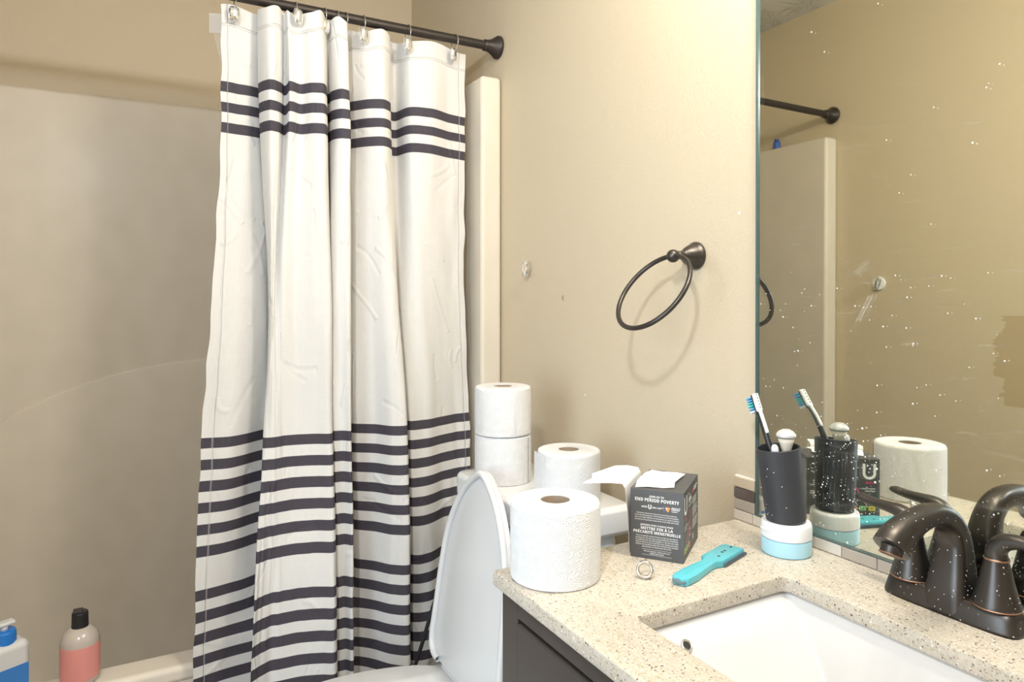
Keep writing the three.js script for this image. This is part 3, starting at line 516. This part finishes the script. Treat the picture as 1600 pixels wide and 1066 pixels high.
// ---------------------------------------------------------------- printed carton
function para(c, x, y, w, rows, lh, size, seedText, align = 'center', color = '#d8d8d8') {
  c.fillStyle = color; c.font = `bold ${size}px sans-serif`; c.textAlign = align;
  rows.forEach((t, i) => c.fillText(t, x, y + i * lh, w));
}
const frontTex = canvasTex(768, 1000, (c, w, h) => {
  c.fillStyle = '#56575a'; c.fillRect(0, 0, w, h); c.textAlign = 'center'; c.fillStyle = '#f4f4f4';
  c.font = 'bold 40px sans-serif'; c.fillText('JOIN US TO', w / 2, 108); c.font = 'bold 66px sans-serif'; c.fillText('END PERIOD POVERTY', w / 2, 170, 640);
  c.font = 'bold 40px sans-serif'; c.fillText('with', 205, 262); c.font = 'bold 88px sans-serif'; c.fillText('U', 285, 276); c.font = 'bold 36px sans-serif'; c.fillText('she can™', 400, 262);
  c.fillStyle = '#8d8fe0'; c.fillRect(488, 216, 5, 70);
  const hue = ['#f0643c', '#f5b93a', '#e23b4c', '#f7d35a', '#f08a3c', '#fff']; for (let i = 0; i < 6; i++) { c.fillStyle = hue[i]; c.save(); c.translate(545, 250); c.rotate(i * Math.PI / 3); c.fillRect(-9, -36, 18, 30); c.restore(); }
  c.fillStyle = '#f4f4f4'; c.textAlign = 'left'; c.font = 'bold 24px sans-serif'; c.fillText('alliance for', 596, 232); c.font = 'bold 32px sans-serif'; c.fillText('PERIOD', 596, 260); c.font = 'bold 22px sans-serif'; c.fillText('supplies', 596, 284);
  para(c, w / 2, 352, 640, ['Everyone deserves access to period products.', 'As the founding sponsor of the Alliance for Period Supplies,', 'she can help millions of donations to ensure every', 'person has the products they need to live fully and freely.'], 32, 27);
  c.fillStyle = '#f4f4f4'; c.textAlign = 'center'; c.font = 'bold 34px sans-serif'; c.fillText('JOIGNEZ-VOUS À NOUS POUR', w / 2, 524); c.font = 'bold 58px sans-serif'; c.fillText('METTRE FIN À LA', w / 2, 580); c.font = 'bold 56px sans-serif'; c.fillText('PRÉCARITÉ MENSTRUELLE', w / 2, 636, 690);
  para(c, w / 2, 682, 620, ['Tout le monde mérite d’avoir accès aux produits', 'menstruels. En tant que commanditaire fondateur', 'de l’Alliance for Period Supplies, U by she can aide', 'millions de dons afin de garantir que chaque personne', 'dispose des produits dont elle a besoin pour profiter', 'pleinement et librement de la vie.'], 31, 26);
  c.fillStyle = '#d8d8d8'; c.fillRect(170, 862, 430, 4); c.fillRect(170, 942, 430, 4); c.font = 'bold 26px sans-serif'; c.fillText('Visit our website / Visitez notre site', w / 2, 900, 380); c.font = 'bold 30px sans-serif'; c.fillText('ubykotex.com', w / 2, 930);
});
const sideTex = canvasTex(1024, 860, (c, w, h) => {
  c.fillStyle = '#4c4d50'; c.fillRect(0, 0, w, h);
  c.fillStyle = '#2f6f80'; c.beginPath(); c.moveTo(0, 520); c.quadraticCurveTo(70, 620, 0, 800); c.fill();
  c.strokeStyle = '#f4f4f4'; c.lineWidth = 40; c.beginPath(); c.moveTo(70, 70); c.lineTo(70, 210); c.arc(145, 210, 75, Math.PI, 0, true); c.lineTo(220, 70); c.stroke();
  c.fillStyle = '#e2416e'; c.font = 'bold 56px sans-serif'; c.fillText('click', 78, 370);
  c.fillStyle = '#f4f4f4'; c.font = 'bold 100px sans-serif'; c.fillText('100%', 330, 210, 210); c.font = 'bold 34px sans-serif'; c.fillText('LEAK', 340, 112); c.fillText('comfort protection', 330, 256, 240); c.font = 'bold 30px sans-serif'; c.fillText('compact tampons', 60, 450, 200); c.fillText('applicator', 60, 486, 150);
  for (const [x0, y0, x1, y1] of [[200, 660, 330, 430], [340, 640, 500, 330]]) { c.strokeStyle = '#e2527e'; c.lineWidth = 20; c.beginPath(); c.moveTo(x0, y0); c.lineTo(x1, y1); c.stroke(); c.strokeStyle = '#f2dfe4'; c.lineWidth = 9; c.beginPath(); c.moveTo(x0 - 34, y0 + 60); c.lineTo(x0 + 10, y0 - 20); c.stroke(); }
  c.fillStyle = '#f4f4f4'; c.font = 'bold 30px sans-serif'; c.fillText('Plastic', 380, 560); c.fillText('regular', 380, 640); c.fillStyle = '#e2416e'; c.fillText('unscented', 370, 600);
  [['#d9cf5a', 60], ['#8fc98a', 190], ['#e59a6a', 320]].forEach(([k, x]) => { c.fillStyle = k; c.fillRect(x, 700, 96, 70); c.fillStyle = '#333'; c.font = 'bold 40px sans-serif'; c.fillText('16', x + 24, 750); });
  c.fillStyle = '#e2416e'; c.beginPath(); c.arc(640, 120, 34, 0, 7); c.fill(); c.fillStyle = '#e8e8e8'; c.fillRect(700, 84, 250, 20); c.fillRect(700, 116, 200, 20);
  for (let i = 0; i < 13; i++) { c.fillStyle = i % 5 === 3 ? '#777' : '#bdbdbd'; c.fillRect(610, 210 + i * 32, 300 + rr(0, 80), 22); }
  c.fillStyle = '#cfcfcf'; c.fillRect(620, 680, 60, 70);
});
const backTex = canvasTex(512, 640, (c, w, h) => { c.fillStyle = '#404143'; c.fillRect(0, 0, w, h); for (let i = 0; i < 26; i++) { c.fillStyle = '#a9a9a9'; c.fillRect(40, 60 + i * 20, 260 + rr(0, 160), 8); } });
{
  const w = 0.08, d = 0.125, h = 0.104, ang = Math.atan2(0.799, 0.602);   // front runs along (0.602, 0, 0.799)
  const o = thing('product_carton', 'opened small black carton with white printing, on the worktop', 'box', [-0.2376, CT + 0.0003, -0.7725]);
  o.rotation.y = -ang;        // local x along the front edge, local z away from the viewer is negative... depth along local -z
  const blackCard = std({ color: lin(0.085, 0.086, 0.09), roughness: 0.5 });
  const mats = [std({ map: sideTex, roughness: 0.45 }), blackCard, blackCard, blackCard, std({ map: frontTex, roughness: 0.45 }), std({ map: backTex, roughness: 0.45 })];
  // in local axes: +x = front direction, +z = towards the viewer side of the front face
  const b = new THREE.BoxGeometry(w, h, d); b.translate(-w / 2, h / 2, -d / 2);
  mesh('carton', b, mats, o);
  const strip = (rows) => { const pos = [], idx = [], m = rows[0].length; for (const r of rows) for (const p of r) pos.push(...p); for (let i = 0; i < rows.length - 1; i++) for (let j = 0; j < m - 1; j++) { const a = i * m + j; idx.push(a, a + 1, a + m, a + 1, a + m + 1, a + m); } const g = new THREE.BufferGeometry(); g.setAttribute('position', new THREE.Float32BufferAttribute(pos, 3)); g.setIndex(idx); g.computeVertexNormals(); return g; };
  const paper = std({ color: lin(0.86, 0.86, 0.87), roughness: 0.85, side: THREE.DoubleSide });
  // side panel torn open: up the left side, folded over and reaching out to the left with a ragged end
  const zs = [0.002, -0.03, -0.062, -0.095];
  mesh('torn_flap', strip([
    zs.map(z => [-w - 0.0015, 0.004, z]), zs.map(z => [-w - 0.004, 0.06, z]), zs.map((z, i) => [-w - 0.008, 0.102 + 0.004 * i / 3, z]), zs.map((z, i) => [-w - 0.012, 0.109 + 0.004 * i / 3, z]),
    zs.map((z, i) => [-w - 0.03, 0.1085 + 0.006 * i / 3, z]), zs.map((z, i) => [-w - 0.05, 0.106 + 0.007 * i / 3, z * 0.95]), [[-w - 0.079, 0.1015, -0.003], [-w - 0.071, 0.104, -0.03], [-w - 0.078, 0.1055, -0.052], [-w - 0.058, 0.110, -0.082]],
  ]), paper, o);
  // white inner paper lifted out of the torn top
  const xs = [-w + 0.002, -w + 0.02, -w + 0.042, -w + 0.058];
  mesh('inner_paper', strip([
    xs.map((x, i) => [x + 0.004, h + 0.0008 + 0.001 * (i % 2), -0.004 - 0.006 * i]), xs.map((x, i) => [x, h + 0.004 + 0.002 * Math.sin(i * 2), -0.035 - 0.004 * i]), xs.map((x, i) => [x + 0.002, h + 0.006 - 0.001 * i, -0.075]), xs.map((x, i) => [x + 0.006, h + 0.004, -0.108 + 0.005 * (i % 2)]),
  ]), paper, o);
}

// ---------------------------------------------------------------- teal razor comb
{
  const A = V(-0.296, CT + 0.0005, -0.7188), B = V(-0.137, CT + 0.0005, -0.771), L = A.distanceTo(B);
  const o = thing('razor_comb', 'turquoise plastic razor comb lying by the sink edge', 'comb', [A.x, A.y, A.z]); o.rotation.y = -Math.atan2(B.z - A.z, B.x - A.x);
  const s = new THREE.Shape(); s.moveTo(0.004, 0); const up = [[0.0, 0.006], [0.006, 0.0115], [0.03, 0.0125], [0.06, 0.010], [0.082, 0.0075], [0.09, 0.008], [0.094, 0.0135]];
  s.moveTo(0, 0); for (const p of up) s.lineTo(...p); s.lineTo(0.098, 0.0165); s.lineTo(L - 0.006, 0.0165); s.lineTo(L, 0.013); s.lineTo(L, -0.0145); s.lineTo(0.1, -0.0145); s.lineTo(0.09, -0.009); s.lineTo(0.075, -0.0085); s.lineTo(0.03, -0.0125); s.lineTo(0.006, -0.011); s.lineTo(0, -0.006); s.closePath();
  const g = new THREE.ExtrudeGeometry(s, { depth: 0.005, bevelEnabled: true, bevelThickness: 0.0025, bevelSize: 0.0015, bevelSegments: 3, curveSegments: 10 }); g.rotateX(-Math.PI / 2); g.translate(0, 0.0025, 0);
  mesh('body', toCreasedNormals(g, 0.6), phy({ color: lin(0.10, 0.50, 0.60), roughness: 0.35, clearcoat: 0.3 }), o);
  for (const [x, z] of [[0.112, 0.003], [0.131, -0.001], [0.139, -0.001], [0.16, -0.001]]) { const h = new THREE.CylinderGeometry(0.0021, 0.0021, 0.0004, 16); h.translate(x, 0.0101, z); mesh('screw_hole', h, M.black, o); }
  const teeth = []; for (let i = 0; i < 34; i++) teeth.push(box(0.101 + i * 0.0021, 0.1021 + i * 0.0021, 0.001, 0.004, 0.0155, 0.0195)); mesh('blade_edge', mergeGeometries(teeth.concat([box(0.1, L - 0.002, 0.0035, 0.0055, 0.0145, 0.018)])), std({ color: lin(0.1, 0.14, 0.17), roughness: 0.4 }), o).userData.kind = 'stuff';
  const tip = new THREE.SphereGeometry(0.008, 20, 14); tip.scale(0.62, 0.62, 1.3); tip.translate(0.0015, 0.005, 0); mesh('worn_tip', tip, std({ color: lin(0.12, 0.2, 0.22), roughness: 0.6 }), o);
  const rib = rbox(0.012, 0.085, 0.0085, 0.0105, -0.003, 0.003, 0.001, 2); mesh('grip_rib', rib, phy({ color: lin(0.10, 0.50, 0.60), roughness: 0.35 }), o);
}
// ---------------------------------------------------------------- finger ring
{
  const o = thing('finger_ring', 'silver ring standing on the worktop beside the carton', 'ring', [-0.320, CT + 0.0112, -0.761]);
  const silver = std({ color: lin(0.75, 0.73, 0.68), metalness: 1, roughness: 0.22 });
  const g = new THREE.TorusGeometry(0.0098, 0.0026, 12, 48); g.scale(1, 1, 1.7); mesh('band', g, silver, o);
  const bz = lathe([[0.0001, 0.0035], [0.003, 0.003], [0.0046, 0.001], [0.0048, 0]], 20); bz.scale(1.5, 1, 0.8); bz.translate(0, 0.0096, 0); mesh('bezel', bz, silver, o);
  for (const s of [-1, 1]) { const b = new THREE.SphereGeometry(0.0017, 12, 8); b.translate(s * 0.0062, 0.0105, 0.001); mesh('bead', b, silver, o); }
  o.quaternion.setFromUnitVectors(V(0, 0, 1), V(-0.55, 0.42, 0.72).normalize());
}

// ---------------------------------------------------------------- jar, tumbler, brushes
const JX = -0.062, JZ = -0.735;
{
  const o = thing('cream_jar', 'pale blue jar with a white flip lid under the black tumbler', 'jar', [JX, CT + 0.0003, JZ]);
  mesh('jar_body', lathe([[0.0001, 0], [0.035, 0], [0.0368, 0.002], [0.0372, 0.022], [0.0355, 0.0245], [0.0001, 0.0245]], 56), phy({ color: lin(0.42, 0.70, 0.82), roughness: 0.35 }), o);
  const lid = mesh('flip_lid', lathe([[0.0001, 0.0245], [0.0355, 0.0245], [0.0375, 0.0262], [0.0372, 0.044], [0.036, 0.048], [0.034, 0.0492], [0.0001, 0.0492]], 56), phy({ color: lin(0.84, 0.84, 0.86), roughness: 0.4 }), o);
  const tab = rbox(-0.0385, -0.034, 0.0365, 0.039, -0.012, 0.012, 0.001, 2); tab.rotateY(-0.25); mesh('tab', tab, M.white, lid);
}
const tilt = new THREE.Quaternion().setFromAxisAngle(V(-0.478, 0, 0.878).normalize(), 0.115);
const CUPY = CT + 0.0503;
{
  const o = thing('tumbler', 'matte black tumbler tilted on the jar, holding brushes', 'cup', [JX, CUPY, JZ]); o.quaternion.copy(tilt);
  mesh('wall', lathe([[0.0001, 0.003], [0.0265, 0.003], [0.0302, 0.112], [0.0315, 0.1135], [0.0328, 0.112], [0.0296, 0.003], [0.0285, 0.0], [0.0001, 0]], 64), std({ color: lin(0.035, 0.036, 0.042), roughness: 0.55, side: THREE.DoubleSide }), o);
  const sp = []; for (let i = 0; i < 16; i++) { const a = rr(2.2, 4.6), y = rr(0.01, 0.108), r = 0.0297 + 0.0031 * y / 0.112, g = new THREE.SphereGeometry(rr(0.0004, 0.0009), 6, 4); g.translate(r * Math.cos(a), y, r * Math.sin(a)); sp.push(g); }
  mesh('toothpaste_specks', mergeGeometries(sp), M.white, o).userData.kind = 'stuff';
}
function inCup(x, y, z) { return V(x, y, z).applyQuaternion(tilt).add(V(JX, CUPY, JZ)); }
{
  const R = V(0.878, 0, 0.478), U = V(0, 1, 0), N = V(-0.478, 0, 0.878);   // image-right, up, towards the viewer
  const pt = (r, u, n) => V(JX, CUPY, JZ).addScaledVector(R, r).addScaledVector(U, u).addScaledVector(N, n);
  const o = thing('toothbrush', 'black and white toothbrush with blue and teal bristles in the tumbler', 'toothbrush', [0, 0, 0]);
  const T = V(-1, 0, 0), F = V(0, 0, 1), w = (x, u, z) => V(JX + x, CUPY + u, JZ + z);        // width axis, back of the head
  const path = [w(-0.004, 0.012, 0.016), w(-0.007, 0.07, -0.009), w(-0.008, 0.113, -0.026), w(-0.006, 0.142, -0.040), w(-0.002, 0.165, -0.054), w(0.001, 0.186, -0.065)];
  const cv = new THREE.CatmullRomCurve3(path), secs = (a, b, da, t0, t1) => { const s = []; for (let i = 0; i <= 30; i++) { const t = t0 + (t1 - t0) * i / 30, d = cv.getTangent(t), side = T.clone().cross(d).normalize(); s.push(ringAt(cv.getPoint(t).addScaledVector(side, da), T, side, a(t), b(t), 18, 2.4)); } return loft(s); };
  mesh('handle', secs(t => 0.0058 - 0.0022 * t, t => 0.0058 - 0.0028 * t, 0, 0, 0.8), M.black, o);
  const sg = Math.sign(T.clone().cross(cv.getTangent(0.9)).dot(F)) || 1;
  mesh('white_back', secs(t => t > 0.76 ? 0.0062 : 0.0034, t => 0.0032, sg * 0.0024, 0.5, 1), M.white, o);
  mesh('head', secs(() => 0.006, () => 0.0028, -sg * 0.001, 0.74, 0.995), M.black, o);
  const cols = [std({ color: lin(0.12, 0.42, 0.75), roughness: 0.6 }), std({ color: lin(0.03, 0.55, 0.58), roughness: 0.6 }), std({ color: lin(0.7, 0.82, 0.9), roughness: 0.6 })];
  for (let k = 0; k < 6; k++) { const t = 0.78 + k * 0.038, c = cv.getPoint(t), d = cv.getTangent(t), out = T.clone().cross(d).normalize().multiplyScalar(-sg), gs = [];
    for (const q of [-0.0038, -0.0013, 0.0013, 0.0038]) { const g = new THREE.CylinderGeometry(0.0015, 0.0014, 0.012, 7); g.applyQuaternion(new THREE.Quaternion().setFromUnitVectors(U, out)); const p = c.clone().addScaledVector(out, 0.0085).addScaledVector(T, q); g.translate(p.x, p.y, p.z); gs.push(g); }
    mesh('bristles', mergeGeometries(gs), cols[[2, 0, 1, 1, 0, 0][k]], o); }
  for (let k = 0; k < 5; k++) { const t = 0.8 + k * 0.045, c = cv.getPoint(t).addScaledVector(T.clone().cross(cv.getTangent(t)).normalize(), sg * 0.0055), g = new THREE.SphereGeometry(0.0012, 8, 6); g.translate(c.x, c.y, c.z); mesh('grip_dot', g, M.black, o); }
  // makeup brush: ferrule and domed head up
  const b = thing('makeup_brush', 'makeup brush with cream handle and silver top in the tumbler', 'brush', [0, 0, 0]);
  const orient = (g, r, n, lean) => { g.applyQuaternion(new THREE.Quaternion().setFromAxisAngle(N, lean)); const p = pt(r, 0.0, n); g.translate(p.x, p.y, p.z); return g; };
  mesh('handle', orient(lathe([[0.0001, 0.012], [0.005, 0.012], [0.0055, 0.098], [0.0068, 0.108], [0.0102, 0.12], [0.0128, 0.1285], [0.0001, 0.1285]], 28), 0.0, 0.006, 0.02), std({ color: lin(0.72, 0.66, 0.56), roughness: 0.5 }), b);
  mesh('dome', orient(lathe([[0.0001, 0.1415], [0.006, 0.1408], [0.011, 0.138], [0.0142, 0.134], [0.0148, 0.131], [0.0138, 0.1285], [0.0001, 0.1285]], 32), 0.0, 0.006, 0.02), std({ color: lin(0.62, 0.62, 0.62), roughness: 0.35, metalness: 0.3 }), b);
  const c2 = thing('toothbrush', 'short pale toothbrush handle end at the front of the tumbler', 'toothbrush', [0, 0, 0]);
  mesh('handle', orient(lathe([[0.0001, 0.012], [0.004, 0.012], [0.0048, 0.09], [0.0058, 0.108], [0.0052, 0.115], [0.003, 0.119], [0.0001, 0.12]], 24), -0.014, 0.014, 0.08), std({ color: lin(0.72, 0.75, 0.82), roughness: 0.35 }), c2);
}

// ---------------------------------------------------------------- bottles on the tub rim, blue bottle on the ledge
{
  const o = thing('shampoo_bottle', 'clear shampoo bottle with black cap and pink label on tub rim', 'bottle', [-1.063, 0.3755, -1.862]);
  mesh('bottle', lathe([[0.0001, 0], [0.034, 0], [0.0385, 0.004], [0.0395, 0.02], [0.0398, 0.088], [0.0375, 0.102], [0.031, 0.114], [0.022, 0.1215], [0.0165, 0.1245], [0.0001, 0.125]], 56), phy({ color: lin(0.55, 0.50, 0.46), roughness: 0.2, clearcoat: 0.5, clearcoatRoughness: 0.1 }), o);
  mesh('label', lathe([[0.0398, 0.012], [0.0403, 0.014], [0.0404, 0.086], [0.0399, 0.088]], 56), std({ color: lin(0.78, 0.32, 0.30), roughness: 0.5 }), o);
  const cap = mesh('cap', lathe([[0.0001, 0.122], [0.0165, 0.122], [0.0172, 0.124], [0.0165, 0.155], [0.015, 0.158], [0.0001, 0.158]], 40), M.black, o);
  mesh('disc_top', rbox(-0.014, 0.006, 0.157, 0.162, -0.013, 0.013, 0.002, 3), M.black, cap);
}
{
  const o = thing('lotion_pump_bottle', 'white lotion bottle with blue pump collar on tub rim', 'bottle', [-1.205, 0.3755, -1.862]); o.rotation.y = 0.5;
  mesh('bottle', rbox(-0.042, 0.042, 0, 0.122, -0.03, 0.03, 0.016, 6), M.plastic, o);
  mesh('label', rbox(-0.036, 0.036, 0.015, 0.072, 0.0296, 0.0306, 0.0004, 2), std({ color: lin(0.05, 0.22, 0.62), roughness: 0.4 }), o);
  mesh('collar', lathe([[0.0001, 0.118], [0.0225, 0.118], [0.023, 0.12], [0.0225, 0.143], [0.02, 0.148], [0.0001, 0.148]], 36), std({ color: lin(0.02, 0.20, 0.66), roughness: 0.35 }), o);
  const pump = mesh('pump', lathe([[0.0001, 0.147], [0.008, 0.147], [0.0085, 0.158], [0.0001, 0.158]], 24), M.plastic, o);
  mesh('nozzle', (() => { const g = rbox(-0.02, 0.02, 0.157, 0.166, -0.011, 0.011, 0.004, 4); return g; })(), M.plastic, pump);
}
{
  const o = thing('blue_bottle', 'small blue bottle on the surround ledge, seen in the mirror', 'bottle', [XL + 0.034, 1.9052, -2.07]);
  mesh('bottle', lathe([[0.0001, 0], [0.014, 0], [0.015, 0.002], [0.015, 0.03], [0.012, 0.034], [0.0001, 0.034]], 28), std({ color: lin(0.03, 0.1, 0.4), roughness: 0.3 }), o);
  mesh('cap', lathe([[0.0001, 0.034], [0.0105, 0.034], [0.0105, 0.046], [0.0001, 0.046]], 24), std({ color: lin(0.02, 0.07, 0.3), roughness: 0.3 }), o);
}

// ---------------------------------------------------------------- lamps outside the frame
{
  const o = thing('vanity_light', 'three-globe vanity light above the mirror', 'lamp', [0, 2.13, -0.495]);
  mesh('back_plate', rbox(-0.03, -0.001, -0.05, 0.05, -0.32, 0.32, 0.006), M.bronze, o);
  for (const dz of [-0.17, 0, 0.17]) {
    const arm = new THREE.CylinderGeometry(0.009, 0.009, 0.1, 16); arm.rotateZ(Math.PI / 2); arm.translate(-0.075, 0, dz); mesh('arm', arm, M.bronze, o);
    const g = new THREE.SphereGeometry(0.05, 28, 20); g.translate(-0.17, 0, dz);
    mesh('globe', g, std({ color: lin(0.9, 0.9, 0.9), roughness: 0.6, emissive: LIGHT.vanity.color, emissiveIntensity: 3 }), o);
    const l = new THREE.PointLight(LIGHT.vanity.color, LIGHT.vanity.intensity, 0, 2); l.position.set(-0.17, 0, dz); l.castShadow = true; l.shadow.radius = 2.4; o.add(l);
  }
}
{
  const [fx, fy, fz] = LIGHT.flash.pos, o = thing('studio_flash', 'studio flash on a black stand behind the camera', 'lamp', [fx, 0, fz]);
  const dir = V(...LIGHT.flash.aim).sub(V(...LIGHT.flash.pos)).normalize(), q = new THREE.Quaternion().setFromUnitVectors(V(0, 0, 1), dir);
  const put = g => { g.applyQuaternion(q); g.translate(0, fy, 0); return g; };
  const hb = rbox(-0.085, 0.085, -0.085, 0.085, -0.2, -0.012, 0.01); mesh('housing', put(hb), M.black, o);
  const face = new THREE.PlaneGeometry(LIGHT.flash.size, LIGHT.flash.size); face.translate(0, 0, -0.008); mesh('diffuser', put(face), std({ color: lin(0.9, 0.9, 0.9), emissive: LIGHT.flash.color, emissiveIntensity: 3 }), o);
  const p = new THREE.CylinderGeometry(0.012, 0.012, fy - 0.14, 16); p.translate(-0.07, (fy - 0.14) / 2 + 0.02, 0.09); mesh('pole', p, M.black, o);
  for (let k = 0; k < 3; k++) { const a = 0.6 + k * 2.094; mesh('leg', tube([V(-0.07, 0.35, 0.09), V(-0.07 + 0.16 * Math.cos(a), 0.008, 0.09 + 0.3 * Math.sin(a))], 0.008, 6, 8), M.black, o); }
}

renderer.render(scene, camera);
